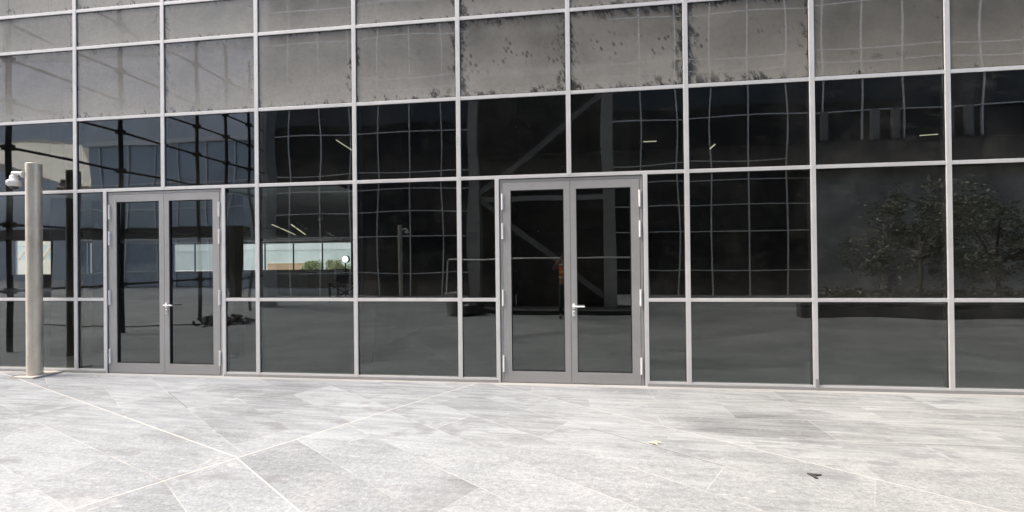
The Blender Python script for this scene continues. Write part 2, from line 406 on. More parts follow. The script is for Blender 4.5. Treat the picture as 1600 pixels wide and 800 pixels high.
def pane(x0, x1, z0, z1, m, name='glass_pane', parent=None, y=0.0, amp=None, tilt=True, n=14):
    """a pane drawn slightly inwards, as sealed units are, and a touch out of plane"""
    rnd = random.Random(int(x0 * 1000) * 7 + int(z0 * 1000))
    a = amp if amp is not None else rnd.uniform(0.0007, 0.0019)
    tx, tz = (rnd.uniform(-1, 1) * 0.0007, rnd.uniform(-1, 1) * 0.0006) if tilt else (0, 0)
    cu, cv = rnd.uniform(-0.15, 0.15), rnd.uniform(-0.15, 0.15)
    bm = bmesh.new(); g = []
    for j in range(n + 1):
        for i in range(n + 1):
            u, v = 2 * i / n - 1, 2 * j / n - 1
            d = a * (1 - u * u) ** 1.5 * (1 - v * v) ** 1.5 * (1 + cu * u + cv * v) + tx * u + tz * v
            g.append(bm.verts.new((x0 + (x1 - x0) * i / n, y + d, z0 + (z1 - z0) * j / n)))
    for j in range(n):
        for i in range(n):
            p = j * (n + 1) + i; f = bm.faces.new((g[p], g[p + 1], g[p + n + 2], g[p + n + 1])); f.smooth = True
    me = bpy.data.meshes.new(name); bm.to_mesh(me); bm.free(); me.materials.append(m)
    o = bpy.data.objects.new(name, me); C.objects.link(o); o.parent = parent or bld
    return o
GI = 0.012
for k in range(K0, K1):
    for row in range(7):
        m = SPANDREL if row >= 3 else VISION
        x0, x1 = MX(k) + GI, MX(k + 1) - GI
        if row <= 1:
            if k == 1: x1 = SUB[0][0] - GI
            elif k == 2: x0 = SUB[0][1] + GI
            elif k == 5: x1 = SUB[1][0] - GI
            elif k == 6: x0 = SUB[1][1] + GI
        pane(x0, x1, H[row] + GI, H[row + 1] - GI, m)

# double doors: frame, two leaves, four hinges a side, a lever handle
def door(i):
    sl_, sr_ = SUB[i]
    DY = 0.026
    a, b = sl_ + 0.0265, sr_ - 0.0265                 # clear opening
    top = 2.573
    bm = bmesh.new()
    box(bm, a, a + 0.041, DY - 0.026, 0.08, 0, 2.62); box(bm, b - 0.041, b, DY - 0.026, 0.08, 0, 2.62)
    box(bm, a + 0.041, b - 0.041, DY - 0.0255, 0.08, top + 0.005, 2.62)
    box(bm, a + 0.041, b - 0.041, 0.0, 0.05, 0.0, 0.006)
    obj('door_frame', bm, DOORALU, bld, 0.002)
    a += 0.0445; b -= 0.0445; mid = (a + b) / 2 + 0.004
    for side, (l, r) in enumerate(((a, mid - 0.0022), (mid + 0.0022, b))):
        g0, g1 = (l + 0.103, r - 0.078) if side == 0 else (l + 0.074, r - 0.103)
        zb, zt = 0.150, 2.470
        bm = bmesh.new()
        box(bm, l, g0, DY - 0.030, 0.054, 0.010, top); box(bm, g1, r, DY - 0.030, 0.054, 0.010, top)
        box(bm, g0, g1, DY - 0.0295, 0.0535, zt, top); box(bm, g0, g1, DY - 0.0295, 0.0535, 0.010, zb)
        leaf = obj('door_leaf', bm, DOORALU, bld, 0.0015)
        bm = bmesh.new()                              # black gasket round the glass
        t = 0.008
        box(bm, g0, g0 + t, DY - 0.022, 0.046, zb, zt); box(bm, g1 - t, g1, DY - 0.022, 0.046, zb, zt)
        box(bm, g0 + t, g1 - t, DY - 0.022, 0.046, zb, zb + t); box(bm, g0 + t, g1 - t, DY - 0.022, 0.046, zt - t, zt)
        obj('gasket', bm, RUBBER, leaf)
        p = pane(g0 + 0.004, g1 - 0.004, zb + 0.004, zt - 0.004, DOORGLASS, 'door_glass', leaf, 0.024, 0.0008)
        hx = l - 0.003 if side == 0 else r + 0.003
        for z0, z1 in ((2.225, 2.43), (1.845, 2.05), (0.99, 1.195), (0.142, 0.348)):
            bm = bmesh.new()
            tube(bm, [(hx, DY - 0.039, z0), (hx, DY - 0.039, z0 + 0.067)], 0.0125, 14); tube(bm, [(hx, DY - 0.039, z0 + 0.0685), (hx, DY - 0.039, z0 + 0.136)], 0.0125, 14)
            tube(bm, [(hx, DY - 0.039, z0 + 0.1375), (hx, DY - 0.039, z1)], 0.0125, 14)
            box(bm, hx - 0.011, hx + 0.011, DY - 0.039, DY - 0.027, z0 + 0.004, z1 - 0.004)
            obj('hinge', bm, SATIN, leaf)
        if side == 1:
            x = l + 0.032
            bm = bmesh.new()
            tube(bm, [(x, DY - 0.0305, 0.984), (x, DY - 0.044, 0.984)], 0.021, 20)
            tube(bm, [(x, DY - 0.044, 0.984), (x, DY - 0.075, 0.984)], 0.0105, 14)
            tube(bm, [(x - 0.010, DY - 0.078, 0.984), (x + 0.135, DY - 0.080, 0.984)], [0.0115, 0.0105], 14)
            box(bm, x - 0.017, x + 0.017, DY - 0.042, DY - 0.0302, 0.950, 1.018)
            obj('door_handle', bm, SATIN, leaf, 0.004)
            bm = bmesh.new(); box(bm, x - 0.017, x + 0.017, DY - 0.040, DY - 0.0302, 0.860, 0.930)
            e = obj('lock_plate', bm, SATIN, leaf, 0.008)
            bm = bmesh.new(); tube(bm, [(x, DY - 0.0395, 0.903), (x, DY - 0.0425, 0.903)], 0.0075, 14); box(bm, x - 0.003, x + 0.003, DY - 0.0425, DY - 0.0395, 0.872, 0.9)
            obj('keyhole', bm, BLACKST, leaf)
    # dark weather seal behind the gaps
    bm = bmesh.new()
    box(bm, a - 0.02, a + 0.02, 0.034, 0.052, 0.012, top + 0.02); box(bm, b - 0.02, b + 0.02, 0.034, 0.052, 0.012, top + 0.02)
    box(bm, mid - 0.03, mid + 0.03, 0.036, 0.051, 0.012, top); box(bm, a + 0.02, b - 0.02, 0.034, 0.052, top - 0.02, top + 0.02)
    obj('weather_seal', bm, RUBBER, bld)
door(0); door(1)

# mass of the building above and beside the curtain wall
XL, XR, YB, TOP = -38.0, 22.0, 18.4, 12.0
one('upper_wall', CLAD, bld, XL, XR, 0.06, 0.4, H[7] + 0.01, TOP)
one('roof', CONC, bld, XL, XR, 0.4, YB + 0.3, TOP - 0.3, TOP)
one('side_wall', CLAD, bld, XL, MX(K0), 0.06, 0.3, 0, H[7]); one('side_wall', CLAD, bld, MX(K1), XR, 0.06, 0.3, 0, H[7])
one('side_wall', CLAD, bld, XL - 0.3, XL, 0.06, YB + 0.3, 0, TOP); one('side_wall', CLAD, bld, XR, XR + 0.3, 0.06, YB + 0.3, 0, TOP)
WIN = [(-35.3, -30.75, 0.83, 3.1), (-29.8, -28.45, 0.9, 3.1), (-23.9, -20.9, 0.95, 2.70), (-19.6, -12.3, 1.0, 2.66)]
bm = bmesh.new(); px = XL
for a, b, z0, z1 in WIN:
    box(bm, px, a, YB, YB + 0.3, 0, TOP - 0.3); box(bm, a, b, YB, YB + 0.3, 0, z0); box(bm, a, b, YB, YB + 0.3, z1, TOP - 0.3); px = b
box(bm, px, XR, YB, YB + 0.3, 0, TOP - 0.3)
obj('rear_wall', bm, INTWALL, bld)
for a, b, z0, z1 in WIN:
    bm = bmesh.new(); nb = max(1, round((b - a) / 1.7)); t = 0.05
    box(bm, a, b, YB + 0.1, YB + 0.16, z0, z0 + t); box(bm, a, b, YB + 0.1, YB + 0.16, z1 - t, z1)
    for q in range(nb + 1):
        c = a + (b - a) * q / nb; c = min(max(c, a + t / 2), b - t / 2); box(bm, c - t / 2, c + t / 2, YB + 0.095, YB + 0.165, z0, z1)
    obj('rear_window', bm, BLACKST, bld)
one('interior_floor', INTFLOOR, bld, XL, XR, 0.06, YB, 0.0, 0.012)
one('ceiling_slab', INTCEIL, bld, -26.0, -3.37, 0.35, YB, 2.70, 2.72)
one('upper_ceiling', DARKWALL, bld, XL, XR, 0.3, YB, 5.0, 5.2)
one('partition', INTWALL, bld, -3.44, -3.36, 1.22, YB, 0.012, 2.69)
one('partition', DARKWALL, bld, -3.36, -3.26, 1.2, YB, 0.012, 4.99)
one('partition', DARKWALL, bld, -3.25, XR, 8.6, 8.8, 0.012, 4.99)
one('column', BLACKST, bld, -8.67, -8.39, 0.85, 1.13, 0.012, 4.99)
one('column', BROWN, bld, -8.30, -8.04, 1.2, 1.4, 0.012, 2.69)
one('column', BROWN, bld, -5.52, -5.34, 0.95, 1.15, 0.012, 2.69)
one('interior_board', BROWN, bld, -20.9, -19.6, YB - 0.06, YB - 0.01, 0.012, 2.69)

for x0, y0, x1, y1 in ((-7.6, 6.2, -9.3, 9.2), (-10.6, 8.0, -8.4, 8.0), (-11.2, 11.0, -12.6, 14.0), (-9.2, 10.5, -10.6, 13.4), (-13.5, 12.0, -15.2, 15.5), (-5.6, 4.0, -6.6, 5.6)):
    bm = bmesh.new(); bar(bm, (x0, y0, 2.692), (x1, y1, 2.692), 0.16, 0.01); obj('ceiling_slot', bm, BLACKST, bld)
one('bulkhead', INTCEIL, bld, -20.0, -11.0, YB - 0.5, YB - 0.02, 2.60, 2.69)
one('interior_board', INTCEIL, bld, -13.9, -13.2, YB - 0.2, YB - 0.12, 0.02, 1.0); one('interior_board', STONE, bld, -14.9, -14.3, YB - 0.2, YB - 0.12, 0.02, 0.95)

# ceiling lights inside
LED = emit('led_strip', (1.0, 0.93, 0.66), 0.42)
def strip(a, b, z, label, w_=0.022):
    t = thing('ceiling_light', label, 'ceiling light', (a[0], a[1], z), 'lit strip lights inside the building')
    bm = bmesh.new(); bar(bm, (a[0], a[1], z), (b[0], b[1], z), w_, 0.008); obj('diffuser', bm, LED, t)
    bm = bmesh.new(); bar(bm, (a[0], a[1], z + 0.022), (b[0], b[1], z + 0.022), w_ * 0.9, 0.02); obj('housing', bm, WHITEAL, t)
strip((-6.26, 5.85), (-6.40, 7.2), 4.93, 'long lit strip light nearest the glass, high behind the pane right of the left door')
strip((-6.47, 7.5), (-6.80, 10.4), 4.93, 'lit strip light further back, in line with the nearest long one')
strip((-6.86, 10.9), (-6.95, 12.0), 4.93, 'short lit strip light at the far end of the long row')
strip((-4.19, 5.74), (-4.25, 6.6), 4.93, 'lit strip light showing left of the right door at the second pane row')
strip((-4.26, 6.72), (-4.33, 7.7), 4.93, 'lit strip light just behind the one left of the right door')
strip((2.31, 7.42), (2.68, 7.41), 4.93, 'short level strip light over the right door leaf', 0.04)
strip((4.50, 8.05), (4.58, 9.3), 4.93, 'slanting strip light in the second pane right of the right door', 0.04)
strip((9.98, 7.98), (10.4, 7.92), 4.93, 'short level strip light near the right edge of the photo', 0.04)
strip((-8.79, 6.67), (-11.4, 11.8), 2.70, 'long lit strip light under the low ceiling behind the first wide pane', 0.05)
strip((-8.25, 6.80), (-11.0, 11.9), 2.70, 'second of two parallel lit strip lights under the low ceiling, right of the other', 0.05)

# things inside
t = thing('work_table', 'dark trestle table standing in the room behind the pane right of the left door', 'table', (-8.23, 10, 0))
bm = bmesh.new(); box(bm, -8.75, -7.5, 9.7, 10.4, 0.70, 0.75); obj('table_top', bm, BLACKST, t)
for lx in (-8.70, -7.55):
    for ly in (9.75, 10.35):
        bm = bmesh.new(); box(bm, lx - 0.03, lx + 0.03, ly - 0.03, ly + 0.03, 0.012, 0.70); obj('leg', bm, BLACKST, t)
bm = bmesh.new(); bar(bm, (-8.7, 9.75, 0.1), (-7.55, 9.75, 0.68), 0.04); bar(bm, (-7.55, 9.78, 0.1), (-8.7, 9.78, 0.68), 0.04); obj('cross_brace', bm, BLACKST, t)
t = thing('toolbox', 'black toolbox standing on the dark trestle table', 'box', (-8.3, 10, 0.75))
bm = bmesh.new(); box(bm, -8.5, -8.05, 9.85, 10.2, 0.75, 1.05); obj('case', bm, BLACKST, t, 0.02)
bm = bmesh.new(); bar(bm, (-8.4, 10.0, 1.1), (-8.15, 10.0, 1.1), 0.03); bar(bm, (-8.4, 10, 1.05), (-8.4, 10, 1.1), 0.03); bar(bm, (-8.15, 10, 1.05), (-8.15, 10, 1.1), 0.03); obj('handle', bm, BLACKST, t)
t = thing('work_lamp', 'bright white work lamp on a stand behind the pane right of the left door', 'lamp', (-8.68, 10.9, 0))
bm = bmesh.new(); tube(bm, [(-8.68, 10.9, 0.05), (-8.68, 10.9, 1.6)], 0.025, 8)
for q in range(3):
    an = q * 2.094; tube(bm, [(-8.68, 10.9, 0.35), (-8.68 + 0.4 * math.cos(an), 10.9 + 0.4 * math.sin(an), 0.02)], 0.018, 6)
obj('stand', bm, BLACKST, t)
bm = bmesh.new(); tube(bm, [(-8.68, 11.0, 1.63), (-8.68, 10.88, 1.63)], 0.15, 20); obj('lamp_head', bm, BLACKST, t)
bm = bmesh.new(); tube(bm, [(-8.68, 10.878, 1.63), (-8.68, 10.868, 1.63)], 0.135, 20); obj('lens', bm, emit('lamp_lens', (1, 1, 0.97), 1.0), t)
t = thing('leaning_board', 'brown board leaning inside the glass right of the first wide pane', 'board', (-3.1, 1.0, 0))
bm = bmesh.new(); v = box(bm, -3.20, -2.98, 0.9, 0.94, 0.012, 1.95)
for q in v[4:]: q.co.y += 0.35
obj('panel', bm, BROWN, t)

# ------------------------------------------------------------------ camera pole at the left
pole = thing('camera_pole', 'round brushed steel pole with white dome camera standing on a stone plate beside the facade', 'pole', (-7.45, -0.25, 0))
def steel():
    g = Graph('brushed_steel'); x, y, z = g.coord('Object')
    st = g.noise(g.vec(x * 30, y * 30, z * 0.5), 3.0, 5.0, 0.6); bl = g.noise(g.vec(x * 2, y * 2, z), 3.0, 6.0, 0.65)
    k = g.mix(bl.step(0.3, 0.7), (0.62, 0.55, 0.455), (0.76, 0.70, 0.605))
    k = g.mix(st.step(0.5, 0.75) * 0.35, k, (0.36, 0.32, 0.27))
    p = g.node('ShaderNodeBsdfPrincipled', Base_Color=k, Metallic=0.5, Roughness=bl * 0.2 + 0.30)
    g.t.links.new(g.bump(st, 0.0006, 0.5).s, p.inputs['Normal'])
    return g.done(V(g, p.outputs[0]))
STEEL = steel()
def make_pole(root, cx, cy, dome_side=-1):
    bm = bmesh.new(); r = 0.085
    tube(bm, [(cx, cy, 0.024), (cx, cy, 3.0)], r, 40)
    obj('post', bm, STEEL, root)
    bm = bmesh.new(); lathe(bm, [(r, 0), (r + 0.001, 0.004), (r - 0.006, 0.010)], (cx, cy, 3.0), 40); obj('post_cap', bm, STEEL, root)
    bm = bmesh.new(); box(bm, cx - 0.19, cx + 0.165, cy - 0.14, cy + 0.215, 0, 0.026); obj('base_plate', bm, STONE, root, 0.003)
    bm = bmesh.new(); d = dome_side; dy = cy - 0.05
    tube(bm, [(cx + d * 0.072, dy, 2.85), (cx + d * 0.092, dy, 2.85)], 0.052, 20)
    tube(bm, [(cx + d * 0.085, dy, 2.855), (cx + d * 0.15, dy, 2.868), (cx + d * 0.22, dy, 2.872), (cx + d * 0.255, dy, 2.866)], [0.026, 0.024, 0.028, 0.036], 16)
    br = obj('bracket', bm, WHITEPL, root)
    c = (cx + d * 0.255, dy, 2.70)
    bm = bmesh.new(); lathe(bm, [(0.062, 0.0), (0.078, 0.006), (0.080, 0.055), (0.068, 0.074), (0.046, 0.085), (0.044, 0.125), (0.036, 0.145), (0.012, 0.15)], c, 32)
    cam_b = obj('camera_housing', bm, WHITEPL, root)
    bm = bmesh.new(); lathe(bm, [(0.010, -0.052)] + [(0.054 * math.sin(a), -0.053 * math.cos(a)) for a in (0.5, 0.8, 1.1, 1.35, 1.57)], c, 32); obj('dome', bm, SMOKED, cam_b)
    bm = bmesh.new(); lathe(bm, [(0.056, -0.014), (0.068, -0.006), (0.064, 0.002)], c, 32); obj('dome_ring', bm, WHITEPL, cam_b)
make_pole(pole, -7.45, -0.25)
bm = bmesh.new(); tube(bm, [(-7.53, -0.29, 0.030), (-7.62, -0.31, 0.026), (-7.68, -0.335, 0.022), (-7.70, -0.35, 0.006)], 0.008, 8); obj('cable_end', bm, BLACKST, pole)

# litter on the paving
WOODC = paint('splintered_wood', (0.60, 0.57, 0.48), 0.8, 0, 0.3, 30)
bm = bmesh.new()
for q in range(7):
    a = Vector((random.uniform(-0.07, 0.05), random.uniform(-0.03, 0.03), 0.006 + 0.004 * q)); an = random.uniform(-0.9, -0.1)
    ln = random.uniform(0.05, 0.11); bar(bm, a, a + Vector((math.cos(an) * ln, math.sin(an) * ln, random.uniform(-0.002, 0.012))), random.uniform(0.008, 0.022), 0.006)
sp = obj('wood_splinter', bm, WOODC); sp.scale = (0.72, 0.72, 0.72); sp.location = (0.745, -1.70, 0); tag(sp, 'small broken beige wood splinters lying on the crack in front of the right door', 'litter')
bm = bmesh.new()
pts = [(-0.04, 0.028), (0.075, 0.012), (0.028, -0.004), (0.006, -0.002), (0.006, -0.050), (-0.018, -0.048)]
lo = [bm.verts.new((a, b, 0.003)) for a, b in pts]; hi = [bm.verts.new((a, b, 0.010)) for a, b in pts]
bm.faces.new(lo[::-1]); bm.faces.new(hi)
for q in range(6): bm.faces.new((lo[q], lo[(q + 1) % 6], hi[(q + 1) % 6], hi[q]))
sc = obj('plastic_scrap', bm, paint('scrap_plastic', (0.06, 0.06, 0.055), 0.5, 0, 0.3, 25)); sc.scale = (0.8, 0.95, 1); sc.location = (1.775, -2.165, 0); tag(sc, 'small dark angular scrap lying on the paving at the lower right', 'litter')

# ================================================================== behind the camera: what the glass mirrors
# opposite office building
opp = thing('opposite_building', 'dark glass office facade with thin pale grid, mirrored in the panes from across the plaza', 'building', (0, -13.3, 0))
OY, OL, OR_ = -13.3, -13.55, 24.0
OH = [0.0, 1.03, 2.62, 3.70, 4.72, 5.55, 7.30, 9.32, 9.83, 11.6, 13.2, 15.0]
one('core', DARKWALL, opp, OL, OR_, OY - 12.0, OY - 0.12, 0, 15.6)
for i in range(len(OH) - 1):
    if OH[i] >= 5.5 and OH[i] < 7.2: xr = 9.0
    else: xr = OR_
    bm = bmesh.new(); box(bm, OL, xr, OY - 0.1, OY - 0.02, OH[i] + 0.005, OH[i + 1] - 0.005); obj('glass_band', bm, DARKGLASS, opp)
k = 0; xx = OL + 0.1
while 3.22 + 1.44 * (k - 11) < OR_:
    c = 3.22 + 1.44 * (k - 11); k += 1
    if c < OL: continue
    one('mullion', WHITEAL, opp, c - 0.022, c + 0.022, OY - 0.05, OY + 0.03, 0, 15.0)
for z in OH[1:]: one('transom', WHITEAL, opp, OL, OR_, OY - 0.05, OY + 0.026, z - 0.02, z + 0.02)
one('corner_column', GREYST, opp, OL - 0.55, OL, OY - 0.4, OY + 0.05, 0, 15.0)
one('parapet', DARKWALL, opp, 9.0, OR_, OY + 0.05, OY + 0.9, 4.95, 6.0)
bm = bmesh.new()
for c in (10.4, 12.2, 12.9, 14.9, 15.6, 18.2, 20.5): box(bm, c - 0.12, c + 0.12, OY + 0.06, OY + 0.22, 6.0, 7.27)
obj('terrace_post', bm, CLAD, opp)
one('ground_wall', paint('olive_grey_render', (0.46, 0.46, 0.42), 0.8, 0, 0.25, 0.8), opp, 9.9, OR_, OY + 0.06, OY + 0.35, 0, 4.9)
one('pilaster', CONC, opp, 12.2, 12.75, OY + 0.36, OY + 0.7, 0, 2.9)

# braced steel bay right behind the photographer
br = thing('braced_steel_bay', 'dark panelled steel bay with diagonal braces mirrored in the right door', 'steel frame', (-0.6, -7.3, 0))
BY = -7.1
one('post', GREYST, br, -2.78, -2.50, BY - 0.3, BY, 0.16, 7.2); one('post', GREYST, br, 1.12, 1.42, BY - 0.3, BY, 0.16, 7.2)
bm = bmesh.new(); bar(bm, (-2.6, BY - 0.12, 3.45), (1.15, BY - 0.12, 6.3), 0.16, 0.16); obj('brace', bm, CLAD, br)
bm = bmesh.new(); bar(bm, (-2.6, BY - 0.15, 3.40), (1.15, BY - 0.15, 0.45), 0.16, 0.16); obj('brace', bm, CLAD, br)
one('beam', GREYST, br, -2.5, 1.12, BY - 0.22, BY - 0.1, 3.28, 3.42)
one('beam', GREYST, br, -2.5, 1.12, BY - 0.22, BY - 0.1, 7.0, 7.2)
for a in range(3):
    for b in range(4):
        xw = 4.2 / 3; zh = 9.0 / 4
        one('panel', DARKBR, br, -2.8 + a * xw, -2.8 + (a + 1) * xw - 0.03, BY - 0.55, BY - 0.45, 0.16 + b * zh, 0.16 + (b + 1) * zh - 0.03)
one('plinth', DARKWALL, br, -3.0, 2.0, BY - 0.8, BY + 0.5, 0.0, 0.15)
one('plinth_edge', GREYST, br, -3.0, 2.0, BY + 0.5, BY + 0.53, 0.12, 0.155)
rl = thing('glass_railing', 'low railing with a thin pale top rail behind the photographer', 'railing', (-0.8, BY + 0.35, 0.15))
bm = bmesh.new(); tube(bm, [(-3.4, BY + 0.35, 0.15), (-3.4, BY + 0.35, 1.5), (-3.36, BY + 0.35, 1.58), (2.3, BY + 0.35, 1.58)], 0.022, 8); obj('top_rail', bm, WHITEAL, rl)
bm = bmesh.new(); tube(bm, [(2.3, BY + 0.35, 0.0), (2.3, BY + 0.35, 1.58)], 0.022, 8); obj('end_post', bm, WHITEAL, rl)

# plaza pole on the far side
p2 = thing('camera_pole', 'slim steel pole with dome camera mirrored in the pane left of the right door', 'pole', (-6.95, -12.4, 0))
make_pole(p2, -6.95, -12.4, 1)

# net of black rods on the left side of the plaza
net = thing('cable_screen', 'black steel screen of posts and level rods mirrored in the panes at the left', 'screen', (-10, -4, 0))
for py in (-1.2, -3.2, -5.3, -6.3, -7.25):
    bm = bmesh.new(); tube(bm, [(-10, py, 0), (-10, py, 8.0)], 0.042, 10); obj('post', bm, BLACKST, net)
for z in (1.1, 2.3, 3.7, 4.55, 5.3, 5.95, 7.0):
    bm = bmesh.new(); tube(bm, [(-10, -0.9, z), (-10, -8.0, z)], 0.026, 8)
    for py in (-1.2, -3.2, -5.3, -6.3, -7.25): box(bm, -10.08, -9.92, py - 0.05, py + 0.05, z - 0.05, z + 0.05)
    obj('rod', bm, BLACKST, net)
one('corner_column', GREYST, net, -10.2, -9.9, -8.5, -8.0, 0, 9.0)

# blue glass building with white mullions further left
lb = thing('blue_glass_building', 'blue grey glass building with white mullions mirrored around the left door', 'building', (-25, -19, 0))
LY = -19.0
one('core', GREYST, lb, -30.2, -18.5, LY - 10, LY - 0.1, 0, 9.0)
for z0, z1 in ((0.05, 3.0), (3.05, 6.6), (6.65, 9.0)):
    bm = bmesh.new(); box(bm, -30.2, -18.5, LY - 0.09, LY - 0.02, z0, z1); obj('glass_band', bm, BLUEGLASS, lb)
x = -29.4
while x < -18.5:
    one('mullion', WHITEAL, lb, x - 0.035, x + 0.035, LY - 0.05, LY + 0.05, 0, 9.0); x += 1.85
for z in (1.0, 3.0, 4.9, 6.62): one('transom', WHITEAL, lb, -30.2, -18.5, LY - 0.05, LY + 0.045, z - 0.035, z + 0.035)
one('roof_edge', WHITEAL, lb, -30.4, -18.4, LY - 10, LY + 0.2, 9.0, 9.25)
bm = bmesh.new()
v = [(-44.32, -22.3, 9.47), (-41.59, -22.0, 9.11), (-37.7, -21.2, 8.15), (-33.51, -20.0, 6.91), (-31.14, -20.0, 6.75), (-32.6, -21.3, 7.9), (-35.08, -22.8, 9.47), (-37.01, -24.0, 10.77), (-41.05, -24.0, 11.14), (-44.6, -24.0, 10.98), (-47.01, -24.0, 10.88)]
fr = [bm.verts.new(q) for q in v]; bk = [bm.verts.new((q[0], q[1] - 2.5, q[2] - 0.6)) for q in v]
bm.faces.new(fr); bm.faces.new(bk[::-1])
for q in range(len(v)): bm.faces.new((fr[q], bk[q], bk[(q + 1) % len(v)], fr[(q + 1) % len(v)]))
cf = obj('curved_canopy', bm, CREAM); tag(cf, 'sunlit cream canopy mirrored behind the camera pole at the left', 'canopy')
ds = thing('upper_block', 'plain slate grey upper block mirrored above the blue glass building', 'building', (-28, -24, 0))
one('wall', paint('slate_cladding', (0.58, 0.62, 0.70), 0.6, 0, 0.08, 0.5), ds, -75, -14.2, -40, -31, 0, 21); one('coping', GREYST, ds, -75.1, -14.1, -40.1, -30.9, 21, 21.3)

sh = bmesh.new()
lathe(sh, [(44, 0), (44, 22), (43, 36), (39, 50), (31, 62), (19, 70), (5, 73)], (-96, -92, 0), 48)
for q in range(12):
    a0 = 0.1 + q * 0.2; tube(sh, [(-96 + r_ * math.cos(a0 + t_), -92 + r_ * math.sin(a0 + t_), z_) for r_, t_, z_ in ((44.3, 0, 3), (44.3, .08, 22), (43.3, .15, 36), (39.3, .24, 50), (31.3, .36, 62))], 0.5, 8)
dome = obj('shell_building', sh, CREAM); tag(dome, 'large cream shell shaped building mirrored in the top panes at the left', 'building')

# dark canopy frame at the left
cfm = thing('canopy_frame', 'dark steel canopy frame with level beam mirrored at the left door', 'canopy', (-18, -12, 0))
one('beam', DARKBR, cfm, -30, -14.2, -12.3, -12.0, 2.65, 3.15); one('post', DARKBR, cfm, -14.6, -14.28, -12.29, -12.01, 0, 2.65); one('post', DARKBR, cfm, -24.6, -24.2, -12.29, -12.01, 0, 2.65)
hp = bmesh.new(); rr = random.Random(3)
for q in range(46):
    a = rr.uniform(0, 6.28); d = rr.uniform(0, 0.75); c = Vector((d * math.cos(a) * 1.1, d * math.sin(a) * 0.7, 0.05 + 0.16 * (0.75 - d) * rr.random()))
    e = Vector((rr.uniform(-1, 1), rr.uniform(-1, 1), rr.uniform(-0.3, 0.6))).normalized()
    bar(hp, c - e * rr.uniform(0.08, 0.2), c + e * rr.uniform(0.08, 0.2), rr.uniform(0.04, 0.1), rr.uniform(0.02, 0.06))
heap = obj('scrap_heap', hp, paint('scrap_rubber', (0.03, 0.027, 0.027), 0.8, 0, 0.4, 8)); heap.location = (-8.65, -4.55, 0); tag(heap, 'heap of dark crumpled scrap mirrored low in the left door', 'scrap heap')
bg_ = bmesh.new()
bmesh.ops.create_icosphere(bg_, subdivisions=4, radius=0.34)
for q in bg_.verts:
    nv = mnoise.noise(q.co * 5.0) * 0.07 + mnoise.noise(q.co * 12.0) * 0.03
    q.co = q.co * (1 + nv * 2.2); q.co.z = max(q.co.z * 0.75, -0.19)
bag = obj('rubbish_bag', bg_, paint('black_plastic_bag', (0.02, 0.02, 0.022), 0.3, 0, 0.2), smooth=True); bag.location = (-2.5, -6.25, 0.19); tag(bag, 'black rubbish bag on the paving mirrored left of the right door', 'bag')
bn = thing('rubbish_bin', 'dark grey open bin beside the black rubbish bag', 'bin', (-3.12, -6.35, 0))
bm = bmesh.new(); lathe(bm, [(0.17, 0.0), (0.22, 0.62), (0.235, 0.63), (0.235, 0.66), (0.2, 0.66), (0.16, 0.05)], (-3.12, -6.35, 0), 24); obj('tub', bm, GREYST, bn)
cb = bmesh.new(); tube(cb, [(-14, -4.2, 0.012), (-11, -3.9, 0.012), (-9.6, -4.3, 0.012), (-8.9, -4.5, 0.03)], 0.014, 8)
cbo = obj('hose', cb, BLACKST); tag(cbo, 'thin black hose trailing to the scrap heap mirrored in the left door', 'hose')

# planter and trees at the right
pl = thing('planter', 'long curved planter with a shadow-toned edge mirrored in the two rightmost panes', 'planter', (10, -7, 0))
bm = bmesh.new(); N = 24; ring = []
for q in range(N + 1):
    x = 6.0 + 13.0 * q / N; yy = -6.4 + 0.35 * math.sin(q / N * 5.0) ; ring.append((x, yy))
def wallstrip(bm, ring, t, z0, z1):
    for (ax, ay), (bx, by) in zip(ring, ring[1:]):
        v = box(bm, ax, bx, ay - t, ay, z0, z1)
        for i in (1, 2, 5, 6): v[i].co.y += by - ay
wallstrip(bm, ring, 0.22, 0.0, 0.34); obj('edge', bm, paint('planter_shade_grey', (0.13, 0.13, 0.125), 0.7, 0, 0.15), pl)  # edge tone darkened to carry the shadow band under the coping
bm = bmesh.new(); wallstrip(bm, [(a, b + 0.02) for a, b in ring], 0.28, 0.34, 0.39); obj('coping', bm, CONC, pl)
bm = bmesh.new(); v = box(bm, 6.0, 19.0, -12.0, -6.45, 0.0, 0.30); v[0].co.x = v[4].co.x = 9.4; obj('soil', bm, paint('soil', (0.06, 0.05, 0.04), 0.9, 0, 0.3, 6), pl)
LEAFM = []
for q, c in enumerate(((0.12, 0.135, 0.09), (0.08, 0.09, 0.06), (0.20, 0.21, 0.145))):
    LEAFM.append(paint('leaf_green_%s' % ('mid', 'dark', 'pale')[q], c, 0.35, 0, 0.25, 5.0))
BARK = paint('bark', (0.13, 0.12, 0.10), 0.9, 0, 0.3, 12)
def leaves(bm, c, rad, n, size, rnd):
    for _ in range(n):
        d = Vector((rnd.gauss(0, 1), rnd.gauss(0, 1), rnd.gauss(0, 1))).normalized() * rad * rnd.random() ** 0.4
        p = c + d; a = Vector((rnd.gauss(0, 1), rnd.gauss(0, 1), rnd.gauss(0, 0.6))).normalized(); b = a.cross(Vector((rnd.gauss(0, 1), rnd.gauss(0, 1), rnd.gauss(0, 1)))).normalized()
        s = size * rnd.uniform(0.6, 1.3)
        f = bm.faces.new([bm.verts.new(p - a * s), bm.verts.new(p + b * s * 0.42), bm.verts.new(p + a * s), bm.verts.new(p - b * s * 0.42)]); f.material_index = rnd.choice((0, 0, 1, 2))
